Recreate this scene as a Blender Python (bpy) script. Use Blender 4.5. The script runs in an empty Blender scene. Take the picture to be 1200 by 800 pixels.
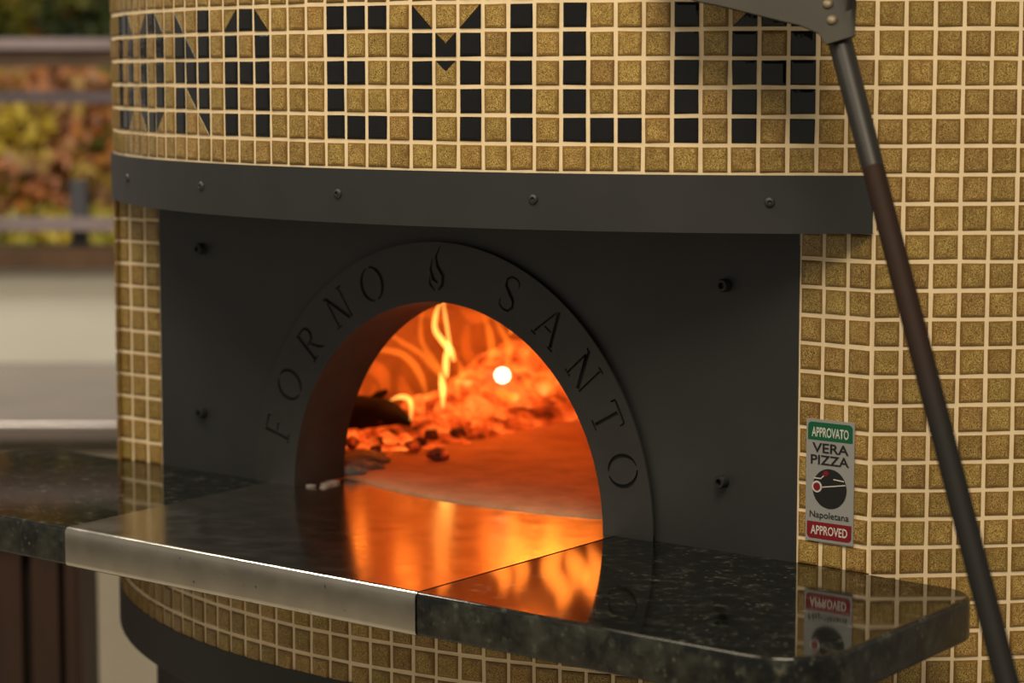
import bpy, bmesh, math, random
from mathutils import Vector, Matrix, noise
random.seed(7)
scene = bpy.context.scene
COL = scene.collection

# ------------------------------------------------------------------ camera
Z0 = 1.473                       # height of the mosaic's reference joint above the floor
cam_data = bpy.data.cameras.new('camera')
cam = bpy.data.objects.new('camera', cam_data)
COL.objects.link(cam)
cam_data.sensor_width = 36.0
cam_data.lens = 86.67
FW = Vector((-0.6475, 0.7543, -0.1081)).normalized()
RT = Vector((0.7588, 0.6513, -0.0002)).normalized()
UP = RT.cross(FW).normalized()
RT = FW.cross(UP)
CAM = Vector((1.6464, -2.4060, 0.0620 + Z0))
cam.matrix_world = Matrix(((RT.x, UP.x, -FW.x, CAM.x), (RT.y, UP.y, -FW.y, CAM.y), (RT.z, UP.z, -FW.z, CAM.z), (0, 0, 0, 1)))
cam_data.dof.use_dof = True
cam_data.dof.focus_distance = 2.22
cam_data.dof.aperture_fstop = 5.0
cam_data.clip_start = 0.02
scene.camera = cam

# ------------------------------------------------------------------ world, lamps, exposure
world = bpy.data.worlds.new('world')
scene.world = world
world.use_nodes = True
bg = world.node_tree.nodes['Background']
bg.inputs[0].default_value = (1.0, 0.90, 0.74, 1)
bg.inputs[1].default_value = 0.27

def area_lamp(name, loc, target, size, power, color):
    ld = bpy.data.lights.new(name, 'AREA')
    ld.shape = 'DISK'
    ld.size = size
    ld.energy = power
    ld.color = color
    o = bpy.data.objects.new(name, ld)
    COL.objects.link(o)
    o.location = loc
    o.rotation_euler = (Vector(target) - Vector(loc)).to_track_quat('-Z', 'Y').to_euler()
    return o
area_lamp('overhead_light', (1.5, -2.3, 3.7), (0.4, -0.7, 1.2), 1.5, 84, (1.0, 0.84, 0.60))
area_lamp('overhead_light', (-0.8, -2.0, 3.7), (-0.3, -0.7, 1.2), 1.3, 36, (1.0, 0.86, 0.64))
area_lamp('overhead_light', (-2.2, -0.3, 3.6), (-2.6, 0.6, 0.6), 0.9, 78, (1.0, 0.92, 0.78))  # added lamp with no known source, brightens the cupboards and background

vs = scene.view_settings
vs.view_transform = 'Standard'
vs.look = 'None'
vs.exposure = -0.08
vs.gamma = 1.0
vs.use_curve_mapping = False

# ------------------------------------------------------------------ helpers
def tag(o, label=None, cat=None, group=None, kind=None):
    if label: o['label'] = label
    if cat: o['category'] = cat
    if group: o['group'] = group
    if kind: o['kind'] = kind
    return o

def empty(name, loc=(0, 0, 0)):
    o = bpy.data.objects.new(name, None)
    o.empty_display_size = 0.05
    COL.objects.link(o)
    o.location = loc
    return o

def link(name, me, parent=None, loc=None):
    """mesh data given in world coordinates; under a parent the child is shifted back"""
    o = bpy.data.objects.new(name, me)
    COL.objects.link(o)
    if parent:
        o.parent = parent
        base = Vector((0, 0, 0))
        q = parent
        while q:
            base += q.location
            q = q.parent
        o.location = (Vector(loc) if loc is not None else Vector((0, 0, 0))) - base
    elif loc is not None:
        o.location = loc
    return o

class MB:
    def __init__(self):
        self.v, self.f, self.uv, self.rnd = [], [], [], []
    def add(self, vs, fs):
        n = len(self.v)
        self.v += [tuple(p) for p in vs]
        self.f += [tuple(i + n for i in q) for q in fs]
    def box(self, a, b):
        (x0, y0, z0), (x1, y1, z1) = a, b
        self.add([(x0,y0,z0),(x1,y0,z0),(x1,y1,z0),(x0,y1,z0),(x0,y0,z1),(x1,y0,z1),(x1,y1,z1),(x0,y1,z1)],
                 [(0,3,2,1),(4,5,6,7),(0,1,5,4),(1,2,6,5),(2,3,7,6),(3,0,4,7)])
    def obox(self, c, ex, ey, ez):
        c, ex, ey, ez = Vector(c), Vector(ex), Vector(ey), Vector(ez)
        vs = [c + sx*ex + sy*ey + sz*ez for sz in (-1,1) for sx, sy in ((-1,-1),(1,-1),(1,1),(-1,1))]
        self.add(vs, [(0,3,2,1),(4,5,6,7),(0,1,5,4),(1,2,6,5),(2,3,7,6),(3,0,4,7)])
    def lathe(self, prof, n=24, M=None, close=True):
        vs, fs = [], []
        m = len(prof)
        for i in range(n):
            a = 2*math.pi*i/n
            for r, z in prof:
                p = Vector((r*math.cos(a), r*math.sin(a), z))
                vs.append(M @ p if M else p)
        for i in range(n):
            j = (i+1) % n
            for k in range(m-1):
                fs.append((i*m+k, j*m+k, j*m+k+1, i*m+k+1))
        if close:
            fs.append(tuple(reversed([i*m for i in range(n)])))
            fs.append(tuple(i*m+m-1 for i in range(n)))
        self.add(vs, fs)
    def tube(self, pts, rad, n=10, sub=1):
        P = [Vector(p) for p in pts]
        R = list(rad) if hasattr(rad, '__len__') else [rad]*len(P)
        vs, fs = [], []
        u = None
        for i, p in enumerate(P):
            t = (P[min(i+1, len(P)-1)] - P[max(i-1, 0)]).normalized()
            if u is None:
                u = t.orthogonal().normalized()
            u = (u - t*u.dot(t)).normalized()
            w = t.cross(u)
            for k in range(n):
                a = 2*math.pi*k/n
                vs.append(p + R[i]*(math.cos(a)*u + math.sin(a)*w))
        for i in range(len(P)-1):
            for k in range(n):
                fs.append((i*n+k, i*n+(k+1)%n, (i+1)*n+(k+1)%n, (i+1)*n+k))
        fs.append(tuple(reversed(range(n))))
        fs.append(tuple((len(P)-1)*n+k for k in range(n)))
        self.add(vs, fs)
    def mesh(self, name, mat, smooth=False, recalc=True, angle=None):
        me = bpy.data.meshes.new(name)
        me.from_pydata(self.v, [], self.f)
        if recalc:
            bm = bmesh.new(); bm.from_mesh(me)
            bmesh.ops.recalc_face_normals(bm, faces=bm.faces)
            bm.to_mesh(me); bm.free()
        if smooth:
            me.polygons.foreach_set('use_smooth', [True]*len(me.polygons))
            if angle is not None:
                me.set_sharp_from_angle(angle=angle)
        if mat: me.materials.append(mat)
        me.update()
        return me
    def build(self, name, mat, parent=None, smooth=False, recalc=True, angle=None):
        return link(name, self.mesh(name, mat, smooth, recalc, angle), parent)

def slab(name, poly, z0, z1, mat, parent=None, bevel=0.0, seg=3, sharp=()):
    """horizontal slab from a plan outline, top and bottom rim rounded"""
    bm = bmesh.new()
    vb = [bm.verts.new((x, y, z0)) for x, y in poly]
    f = bm.faces.new(vb)
    r = bmesh.ops.extrude_face_region(bm, geom=[f])
    for e in r['geom']:
        if isinstance(e, bmesh.types.BMVert): e.co.z = z1
    bmesh.ops.recalc_face_normals(bm, faces=bm.faces)
    if bevel:
        def ok(e):
            (a, b) = e.verts
            if abs(a.co.z - b.co.z) > 1e-6: return False
            m = (a.co + b.co)/2
            return not any(s(m) for s in sharp)
        bmesh.ops.bevel(bm, geom=[e for e in bm.edges if ok(e)], offset=bevel, segments=seg, affect='EDGES', profile=0.5)
    me = bpy.data.meshes.new(name)
    bm.to_mesh(me); bm.free()
    me.set_sharp_from_angle(angle=math.radians(35))
    me.polygons.foreach_set('use_smooth', [abs(p.normal.z) < 0.999 for p in me.polygons])
    me.materials.append(mat)
    return link(name, me, parent)

# ------------------------------------------------------------------ materials
def new_mat(name):
    m = bpy.data.materials.new(name)
    m.use_nodes = True
    nt = m.node_tree
    return m, nt, nt.nodes['Principled BSDF']

def N(nt, typ, **kw):
    n = nt.nodes.new(typ)
    for k, v in kw.items():
        if k.startswith('i_'):
            key = k[2:]
            n.inputs[int(key) if key.isdigit() else key].default_value = v
        else:
            setattr(n, k, v)
    return n

def ramp(nt, fac, stops):
    r = nt.nodes.new('ShaderNodeValToRGB')
    e = r.color_ramp.elements
    while len(e) < len(stops): e.new(0.5)
    for el, (p, c) in zip(e, stops):
        el.position = p
        el.color = (c[0], c[1], c[2], 1) if hasattr(c, '__len__') else (c, c, c, 1)
    nt.links.new(fac, r.inputs[0])
    return r.outputs[0]

def noise_tex(nt, scale, detail=3, rough=0.5, coord='Object', stretch=None):
    tc = nt.nodes.new('ShaderNodeTexCoord')
    src = nt.nodes.new('ShaderNodeNewGeometry').outputs['Position'] if coord == 'World' else tc.outputs[coord]
    if stretch:
        mp = N(nt, 'ShaderNodeMapping')
        mp.inputs['Scale'].default_value = stretch
        nt.links.new(src, mp.inputs[0])
        src = mp.outputs[0]
    n = N(nt, 'ShaderNodeTexNoise')
    n.inputs['Scale'].default_value = scale
    n.inputs['Detail'].default_value = detail
    n.inputs['Roughness'].default_value = rough
    nt.links.new(src, n.inputs['Vector'])
    return n.outputs['Fac']

def add_bump(nt, b, h, strength=0.3, dist=0.001):
    bp = N(nt, 'ShaderNodeBump')
    bp.inputs['Strength'].default_value = strength
    bp.inputs['Distance'].default_value = dist
    nt.links.new(h, bp.inputs['Height'])
    nt.links.new(bp.outputs[0], b.inputs['Normal'])

def mixc(nt, fac, a, b, typ='MIX'):
    m = N(nt, 'ShaderNodeMix', data_type='RGBA', blend_type=typ)
    if hasattr(fac, 'links'): nt.links.new(fac, m.inputs[0])
    else: m.inputs[0].default_value = fac
    for s, i in ((a, 6), (b, 7)):
        if hasattr(s, 'links'): nt.links.new(s, m.inputs[i])
        else: m.inputs[i].default_value = (s[0], s[1], s[2], 1)
    return m.outputs[2]

def simple(name, col, rough=0.5, metal=0.0, var=0.0, scale=30, bump=0.0, coat=0.0, stretch=None, coord='World'):
    m, nt, b = new_mat(name)
    b.inputs['Base Color'].default_value = (*col, 1)
    b.inputs['Roughness'].default_value = rough
    b.inputs['Metallic'].default_value = metal
    b.inputs['Coat Weight'].default_value = coat
    if var or bump:
        n = noise_tex(nt, scale, 4, 0.6, coord, stretch)
        if var:
            c = ramp(nt, n, [(0.3, [x*(1-var) for x in col]), (0.7, [min(1, x*(1+var)) for x in col])])
            nt.links.new(c, b.inputs['Base Color'])
        if bump: add_bump(nt, b, n, bump)
    return m

def tile_material(name, dark, mid, light, rim, rough, speck):
    m, nt, b = new_mat(name)
    oi = N(nt, 'ShaderNodeObjectInfo')
    at = N(nt, 'ShaderNodeAttribute', attribute_name='rnd')
    ad = N(nt, 'ShaderNodeMath', operation='ADD')
    nt.links.new(oi.outputs['Random'], ad.inputs[0]); nt.links.new(at.outputs['Fac'], ad.inputs[1])
    fr = N(nt, 'ShaderNodeMath', operation='FRACT'); nt.links.new(ad.outputs[0], fr.inputs[0])
    n = noise_tex(nt, 1000, 2, 0.85, 'World')
    c = ramp(nt, n, [(0.37, dark), (0.48, mid), (0.62, light)]) if speck else ramp(nt, n, [(0.3, dark), (0.7, light)])
    # slow cloud of the glaze inside a tile
    n2 = noise_tex(nt, 90, 3, 0.6, 'World')
    c = mixc(nt, ramp(nt, n2, [(0.38, 0.0), (0.75, 0.5)]), c, rim)
    # rim where the glaze pools, from the tile's own uv
    uv = N(nt, 'ShaderNodeUVMap', uv_map='UVMap')
    sp = N(nt, 'ShaderNodeSeparateXYZ'); nt.links.new(uv.outputs[0], sp.inputs[0])
    ds = []
    for k in (0, 1):
        s = N(nt, 'ShaderNodeMath', operation='SUBTRACT'); nt.links.new(sp.outputs[k], s.inputs[0]); s.inputs[1].default_value = 0.5
        a = N(nt, 'ShaderNodeMath', operation='ABSOLUTE'); nt.links.new(s.outputs[0], a.inputs[0]); ds.append(a)
    mx = N(nt, 'ShaderNodeMath', operation='MAXIMUM'); nt.links.new(ds[0].outputs[0], mx.inputs[0]); nt.links.new(ds[1].outputs[0], mx.inputs[1])
    wob = N(nt, 'ShaderNodeMath', operation='MULTIPLY_ADD'); nt.links.new(n2, wob.inputs[0]); wob.inputs[1].default_value = 0.12
    nt.links.new(mx.outputs[0], wob.inputs[2])
    edge = ramp(nt, wob.outputs[0], [(0.40, 0.0), (0.535, 0.85)])
    c = mixc(nt, edge, c, rim)
    # firing differences from tile to tile
    hs = N(nt, 'ShaderNodeHueSaturation')
    mr = N(nt, 'ShaderNodeMapRange'); nt.links.new(fr.outputs[0], mr.inputs[0]); mr.inputs[3].default_value = 0.86; mr.inputs[4].default_value = 1.12
    nt.links.new(mr.outputs[0], hs.inputs['Value'])
    w2 = N(nt, 'ShaderNodeMath', operation='MULTIPLY'); nt.links.new(fr.outputs[0], w2.inputs[0]); w2.inputs[1].default_value = 7.31
    w3 = N(nt, 'ShaderNodeMath', operation='FRACT'); nt.links.new(w2.outputs[0], w3.inputs[0])
    mr2 = N(nt, 'ShaderNodeMapRange'); nt.links.new(w3.outputs[0], mr2.inputs[0]); mr2.inputs[3].default_value = 0.492; mr2.inputs[4].default_value = 0.505
    nt.links.new(mr2.outputs[0], hs.inputs['Hue'])
    nt.links.new(c, hs.inputs['Color'])
    nt.links.new(hs.outputs[0], b.inputs['Base Color'])
    b.inputs['Roughness'].default_value = rough
    n3 = noise_tex(nt, 160, 2, 0.5, 'World')
    add_bump(nt, b, n3, 0.25, 0.0006)
    return m

M = {}
M['gold'] = tile_material('gold_glaze', (0.07, 0.042, 0.010), (0.32, 0.205, 0.052), (0.62, 0.445, 0.15), (0.17, 0.088, 0.016), 0.2, True)
M['black'] = tile_material('black_glaze', (0.006, 0.006, 0.007), (0.008,)*3, (0.012, 0.012, 0.013), (0.004, 0.004, 0.005), 0.07, False)
M['grout'] = simple('grout', (0.88, 0.71, 0.46), 0.9, var=0.07, scale=60, bump=0.4)
M['black_steel'] = simple('black_painted_steel', (0.026, 0.0275, 0.029), 0.5, 0.0, var=0.12, scale=14, bump=0.05)
M['collar_steel'] = simple('collar_steel', (0.026, 0.0265, 0.027), 0.5, 0.0, var=0.15, scale=20, bump=0.05)
M['throat'] = simple('throat_steel', (0.035, 0.030, 0.027), 0.6, 0.1, var=0.25, scale=25)
M['recess'] = simple('recess_black', (0.006, 0.006, 0.006), 0.8)
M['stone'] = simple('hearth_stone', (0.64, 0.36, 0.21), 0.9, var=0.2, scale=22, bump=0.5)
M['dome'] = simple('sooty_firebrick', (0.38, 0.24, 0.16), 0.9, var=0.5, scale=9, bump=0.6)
M['stand'] = simple('dark_stand_steel', (0.013, 0.016, 0.015), 0.5, var=0.1, scale=8)

def granite(name='dark_green_granite', rough=0.06, lift=0.0):
    m, nt, b = new_mat(name)
    n = noise_tex(nt, 75, 5, 0.65, 'World')
    c = ramp(nt, n, [(0.45, (0.003, 0.0035, 0.003)), (0.57, (0.008, 0.009, 0.007)), (0.64, (0.030, 0.033, 0.024)), (0.74, (0.12, 0.12, 0.09))])
    v = N(nt, 'ShaderNodeTexVoronoi', feature='F1')
    v.inputs['Scale'].default_value = 120
    g = N(nt, 'ShaderNodeNewGeometry'); nt.links.new(g.outputs['Position'], v.inputs['Vector'])
    f = ramp(nt, v.outputs['Distance'], [(0.10, 1.0), (0.26, 0.0)])
    n2 = noise_tex(nt, 24, 2, 0.5, 'World')
    f2 = ramp(nt, n2, [(0.50, 0.0), (0.66, 0.8)])
    mu = mixc(nt, 1.0, f, f2, 'MULTIPLY')
    c = mixc(nt, mu, c, (0.12, 0.12, 0.09))
    if lift:
        n4 = noise_tex(nt, 38, 4, 0.6, 'World')
        c = mixc(nt, ramp(nt, n4, [(0.42, 0.0), (0.70, lift)]), c, (0.10, 0.10, 0.075))
    nt.links.new(c, b.inputs['Base Color'])
    b.inputs['Roughness'].default_value = rough
    add_bump(nt, b, n, 0.03, 0.0004)
    return m
M['granite'] = granite()
M['granite_edge'] = granite('honed_granite_edge', 0.30, 0.38)

def brushed():
    m, nt, b = new_mat('stainless_steel')
    n = noise_tex(nt, 30, 4, 0.6, 'World')
    c = ramp(nt, n, [(0.3, (0.58, 0.54, 0.46)), (0.7, (0.70, 0.65, 0.56))])
    sp = noise_tex(nt, 160, 2, 0.5, 'World', (1, 3, 1))
    c = mixc(nt, ramp(nt, sp, [(0.70, 0.0), (0.74, 0.7)]), c, (0.16, 0.11, 0.08))
    nt.links.new(c, b.inputs['Base Color'])
    b.inputs['Metallic'].default_value = 1.0
    nt.links.new(ramp(nt, n, [(0.3, 0.13), (0.7, 0.21)]), b.inputs['Roughness'])
    n2 = noise_tex(nt, 12, 3, 0.5, 'World', (1, 0.5, 1))
    add_bump(nt, b, n2, 0.10, 0.002)
    return m
M['steel'] = brushed()

def flame_mat(name, col, strength):
    m = bpy.data.materials.new(name)
    m.use_nodes = True
    nt = m.node_tree
    nt.nodes.clear()
    out = N(nt, 'ShaderNodeOutputMaterial')
    e = N(nt, 'ShaderNodeEmission')
    e.inputs[0].default_value = (*col, 1)
    e.inputs[1].default_value = strength
    nt.links.new(e.outputs[0], out.inputs['Volume'])
    return m
M['bright'] = flame_mat('bright_flame', (1.0, 0.40, 0.07), 330)
M['orange'] = flame_mat('orange_flame', (1.0, 0.20, 0.016), 70)
M['roll'] = flame_mat('rolling_flame', (1.0, 0.22, 0.022), 190)
M['haze'] = flame_mat('flame_haze', (1.0, 0.16, 0.012), 2.2)
M['dim'] = flame_mat('faint_flame', (1.0, 0.14, 0.010), 20)

def ember_mat(name, hot, scale, lo, hi, coldcol):
    m, nt, b = new_mat(name)
    n = noise_tex(nt, scale, 5, 0.62, 'World')
    b.inputs['Base Color'].default_value = (*coldcol, 1)
    b.inputs['Roughness'].default_value = 0.95
    c = ramp(nt, n, [(lo, (0, 0, 0)), (lo+0.06, (0.12, 0.006, 0.001)), ((lo+hi)/2, (0.55, 0.045, 0.004)), (hi, (1.0, 0.17, 0.020)), (min(0.99, hi+0.12), (1.0, 0.36, 0.07))])
    nt.links.new(c, b.inputs['Emission Color'])
    b.inputs['Emission Strength'].default_value = hot
    add_bump(nt, b, n, 0.8, 0.004)
    return m
M['ember'] = ember_mat('glowing_embers', 1.45, 20, 0.34, 0.66, (0.05, 0.03, 0.02))
M['coal_hot'] = ember_mat('hot_coal', 1.65, 34, 0.26, 0.62, (0.04, 0.025, 0.02))
M['coal_cool'] = ember_mat('cooling_coal', 1.0, 40, 0.48, 0.72, (0.13, 0.09, 0.07))
M['ash'] = simple('grey_ash', (0.26, 0.235, 0.22), 0.95, var=0.5, scale=70, bump=0.8)
M['char'] = ember_mat('charred_log', 0.7, 22, 0.58, 0.80, (0.008, 0.005, 0.004))
def hot_mat():
    m, nt, b = new_mat('white_hot')
    b.inputs['Emission Color'].default_value = (1.0, 0.80, 0.48, 1)
    b.inputs['Emission Strength'].default_value = 4.5
    return m
M['white_hot'] = hot_mat()

# ------------------------------------------------------------------ measures of the oven (axis at x = y = 0)
U = 0.025                          # mosaic pitch
RU = 30.967                        # radius of the drum, in pitches
R = RU*U
K0, ANG = 17.847, 0.6001
HF = 0.7019                        # half angle of the flat front
YF = -R*math.cos(HF)               # plane of the flat front
XC = R*math.sin(HF)                # its half width
def t_of(k): return (k - K0)/RU + ANG
def zr(r): return Z0 - r*U         # height of joint r
Z_BAND_T, Z_BAND_B = zr(1), zr(3)
Z_SHELF = Z0 - 0.373
Z_TILE_B = Z0 - 0.510
Z_TOP = Z0 + 0.42

# ------------------------------------------------------------------ room and background
M['floor'] = simple('grey_floor', (0.36, 0.33, 0.28), 0.6, var=0.15, scale=4)
M['white_wall'] = simple('off_white_paint', (0.53, 0.515, 0.45), 0.8, var=0.05, scale=3)
M['brown_wood'] = simple('dark_brown_wood', (0.075, 0.038, 0.016), 0.5, var=0.3, scale=10, stretch=(1, 1, 0.2))
M['lilac_rail'] = simple('lit_rail', (0.21, 0.165, 0.17), 0.5, var=0.15, scale=12)  # lilac of light-struck top faces, put into the bars' colour
M['dark_rail'] = simple('dark_weathered_rail', (0.075, 0.058, 0.068), 0.5, var=0.15, scale=12)
M['post'] = simple('dark_post', (0.05, 0.05, 0.06), 0.5, var=0.1)
M['counter'] = simple('dull_steel', (0.25, 0.215, 0.20), 0.35, 0.3, var=0.12, scale=5)
M['beige'] = simple('beige_laminate', (0.52, 0.47, 0.38), 0.5, var=0.08, scale=4)
M['redwood'] = simple('red_brown_board', (0.040, 0.015, 0.007), 0.5, var=0.35, scale=14, stretch=(1, 1, 0.15))
M['darkgap'] = simple('dark_carcass', (0.018, 0.010, 0.006), 0.8)

fl = MB(); fl.box((-14, -8, -0.05), (8, 14, 0.0))
tag(fl.build('floor', M['floor']), kind='structure')

E1 = Vector((RT.x, RT.y, 0)).normalized()          # along the back of the place
E2 = Vector((FW.x, FW.y, 0)).normalized()          # away from the photographer
G0 = Vector((CAM.x, CAM.y, 0))
def bgp(s, d, z): return G0 + E1*s + E2*d + Vector((0, 0, z))
def bgbox(mb, s0, s1, d0, d1, z0, z1):
    mb.obox(bgp((s0+s1)/2, (d0+d1)/2, (z0+z1)/2), E1*((s1-s0)/2), E2*((d1-d0)/2), Vector((0, 0, (z1-z0)/2)))

w = MB(); bgbox(w, -5.0, 1.6, 5.40, 5.52, 0, 1.112)
tag(w.build('wall_back', M['white_wall']), kind='structure')
w = MB(); bgbox(w, -5.0, 1.6, 5.36, 5.56, 1.112, 1.152)
tag(w.build('trim_1', M['brown_wood']), kind='structure')

rail = empty('terrace_railing', bgp(-1.7, 5.46, 1.158))
tag(rail, 'long wooden terrace railing with pale bars standing on the white wall', 'railing')
for z0, z1, k in ((1.190, 1.217, 'lilac_rail'), (1.471, 1.496, 'dark_rail'), (1.588, 1.612, 'lilac_rail')):
    m = MB(); bgbox(m, -4.9, 1.5, 5.43, 5.49, z0, z1)
    m.build('rail_bar', M[k], rail)
m = MB(); bgbox(m, -4.9, 1.5, 5.445, 5.485, 1.548, 1.588)  # brown front face of the top beam, below its painted lit top
m.build('under_rail', M['brown_wood'], rail)
for s in (-4.2, -2.6, -0.965, 0.7):
    m = MB(); bgbox(m, s-0.018, s+0.018, 5.485, 5.52, 1.152, 1.30)
    m.build('post', M['post'], rail)

ct = empty('steel_counter', bgp(-1.7, 4.9, 0))
tag(ct, 'long dull steel counter with beige cupboards along the white wall', 'counter')
m = MB(); bgbox(m, -4.2, 0.6, 4.45, 5.398, 0.866, 0.902); o = m.build('worktop', M['counter'], ct)
md = o.modifiers.new('bevel', 'BEVEL'); md.width = 0.008; md.segments = 3
m = MB(); bgbox(m, -4.15, 0.55, 4.52, 5.39, 0.08, 0.87); m.build('body', M['beige'], ct)
for i in range(7):
    s = -4.12 + i*0.66
    m = MB(); bgbox(m, s, s+0.64, 4.502, 4.52, 0.12, 0.84); d = m.build('cupboard_door', M['beige'], ct)
    m = MB(); bgbox(m, s+0.55, s+0.57, 4.485, 4.502, 0.55, 0.72); m.build('handle', M['post'], d)
m = MB(); bgbox(m, -4.1, 0.5, 4.6, 5.3, 0, 0.08); m.build('plinth', M['darkgap'], ct)

cb = empty('wooden_cabinet', bgp(-0.95, 3.7, 0))
tag(cb, 'dark red-brown cabinet of upright boards below the left granite shelf', 'cabinet')
m = MB(); bgbox(m, -1.50, -0.647, 3.64, 3.75, 0.0, 0.84); m.build('carcass', M['darkgap'], cb)
m = MB(); bgbox(m, -1.52, -0.63, 3.59, 3.76, 0.84, 0.872); m.build('cabinet_top', M['redwood'], cb)
m = MB(); bgbox(m, -0.647, -0.641, 3.606, 3.75, 0.02, 0.838); m.build('side_board', M['redwood'], cb)
for a, b_ in ((-1.50, -1.42), (-1.405, -1.325), (-1.31, -1.23), (-1.215, -1.135), (-1.12, -1.04), (-1.025, -0.945), (-0.93, -0.85), (-0.835, -0.730), (-0.715, -0.675), (-0.665, -0.648)):
    m = MB(); bgbox(m, a, b_, 3.605, 3.64, 0.02, 0.838); m.build('board', M['redwood'], cb)

# shrubs beyond the railing
def leaf_mat(name, cols):
    m, nt, b = new_mat(name)
    at = N(nt, 'ShaderNodeAttribute', attribute_name='rnd')
    st = [(i/(len(cols)-1), c) for i, c in enumerate(cols)]
    nt.links.new(ramp(nt, at.outputs['Fac'], st), b.inputs['Base Color'])
    b.inputs['Roughness'].default_value = 0.6
    return m
GREEN, LIME, YEL, ORG, DK, ROSE = (0.06, 0.085, 0.012), (0.20, 0.20, 0.015), (0.46, 0.33, 0.02), (0.55, 0.19, 0.035), (0.014, 0.026, 0.012), (0.36, 0.18, 0.12)
M['bark'] = simple('bark', (0.08, 0.05, 0.03), 0.9, var=0.3)
def shrub(label, s, d, zc, rs, rz, cols, n, seed):
    rng = random.Random(seed)
    base = bgp(s, d, 0)
    root = empty('shrub', base)
    tag(root, label, 'shrub', 'shrubs beyond the railing')
    mat = leaf_mat('leaves', cols)
    me = bpy.data.meshes.new('foliage')
    vs, fs, rn = [], [], []
    for i in range(n):
        while True:
            p = Vector((rng.uniform(-1, 1), rng.uniform(-1, 1), rng.uniform(-1, 1)))
            if 0.25 < p.length < 1: break
        c = bgp(s, d, zc) + E1*p.x*rs + E2*p.y*rs*0.8 + Vector((0, 0, p.z*rz))
        a = Vector((rng.gauss(0, 1), rng.gauss(0, 1), rng.gauss(0, 1))).normalized()
        b_ = a.orthogonal().normalized()
        l = rng.uniform(0.020, 0.036)
        k = len(vs)
        vs += [c - a*l, c + b_*l*0.45, c + a*l, c - b_*l*0.45]
        fs.append((k, k+1, k+2, k+3))
        clump = noise.noise(c*4.5 + Vector((seed, 0, 0)))*1.0 + 0.5
        rn.append(min(1, max(0, clump + rng.uniform(-0.12, 0.12))))
    me.from_pydata([tuple(v) for v in vs], [], fs)
    at = me.attributes.new('rnd', 'FLOAT', 'FACE'); at.data.foreach_set('value', rn)
    me.materials.append(mat)
    tag(link('foliage', me, root), kind='stuff')
    for q in range(4):
        m = MB(); top = bgp(s + rng.uniform(-.5, .5)*rs, d + rng.uniform(-.3, .3)*rs, zc + rz*0.3)
        m.tube([base + Vector((rng.uniform(-.04, .04), rng.uniform(-.04, .04), 0)), base.lerp(top, 0.5) + Vector((0.03, 0, 0)), top], [0.03, 0.02, 0.008], 6)
        m.build('stem', M['bark'], root)
shrub('yellow-green shrub farthest left behind the railing', -1.98, 8.2, 1.60, 0.38, 0.55, [GREEN, LIME, YEL, ORG], 5440, 3)
shrub('orange and rose autumn shrub showing low between the railing bars', -1.30, 7.15, 1.22, 0.50, 0.34, [GREEN, LIME, ORG, ROSE, YEL], 7140, 5)
shrub('dark green shrub close beside the oven drum behind the railing', -1.22, 8.2, 1.62, 0.35, 0.50, [DK, GREEN, DK, LIME], 5440, 8)
shrub('tall yellow and orange shrub in the gap at the top left', -1.80, 9.3, 1.75, 0.5, 0.7, [DK, LIME, YEL, ORG], 7140, 12)
shrub('low lime-yellow shrub just over the wall cap', -1.10, 6.2, 1.02, 0.42, 0.17, [LIME, YEL, LIME, YEL], 5100, 21)
hd = empty('hedge', bgp(-1.0, 11.0, 0)); tag(hd, 'dark green hedge closing the view behind the shrubs', 'hedge')
rng = random.Random(4); vs, fs, rn = [], [], []
for i in range(6000):
    c = bgp(rng.uniform(-5, 2), rng.uniform(10.6, 11.2), rng.uniform(0, 3.2))
    a = Vector((rng.gauss(0, 1), rng.gauss(0, 1), rng.gauss(0, 1))).normalized(); b_ = a.orthogonal().normalized()
    k = len(vs); vs += [tuple(c - a*.12), tuple(c + b_*.06), tuple(c + a*.12), tuple(c - b_*.06)]; fs.append((k, k+1, k+2, k+3)); rn.append(rng.random())
me = bpy.data.meshes.new('foliage'); me.from_pydata(vs, [], fs)
me.attributes.new('rnd', 'FLOAT', 'FACE').data.foreach_set('value', rn); me.materials.append(leaf_mat('hedge_leaves', [DK, GREEN, (0.12, 0.12, 0.04), GREEN]))
tag(link('foliage', me, hd), kind='stuff')
m = MB(); bgbox(m, -5, 2, 10.85, 11.0, 0, 3.1); m.build('branch_mass', M['bark'], hd)

# ------------------------------------------------------------------ the oven
oven = empty('pizza_oven')
tag(oven, 'round pizza oven clad in gold mosaic with a lit arched mouth', 'oven')

def arc(t0, t1, n): return [t0 + (t1-t0)*i/n for i in range(n+1)]
RG = R + 0.0007
YG = YF - 0.0007
drum = MB()
def wall(t0, t1, z0, z1, n, r=RG):
    ts = arc(t0, t1, n)
    vs = [(r*math.sin(t), -r*math.cos(t), z) for t in ts for z in (z0, z1)]
    drum.add(vs, [(2*i, 2*i+2, 2*i+3, 2*i+1) for i in range(n)])
wall(-HF, HF, Z_BAND_B, Z_TOP, 64)                         # above the niche
wall(HF, 2*math.pi-HF, Z_TILE_B, Z_TOP, 160)               # round the back
wall(-HF, HF, Z_TILE_B, Z_SHELF-0.036, 64)                 # below the shelf
XE = XC + 0.0006
drum.add([(-XE, YG, Z_SHELF), (-0.40, YG, Z_SHELF), (-0.40, YG, Z_BAND_B), (-XE, YG, Z_BAND_B)], [(0, 1, 2, 3)])
drum.add([(XE, YG, Z_SHELF), (0.40, YG, Z_SHELF), (0.40, YG, Z_BAND_B), (XE, YG, Z_BAND_B)], [(3, 2, 1, 0)])
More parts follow.
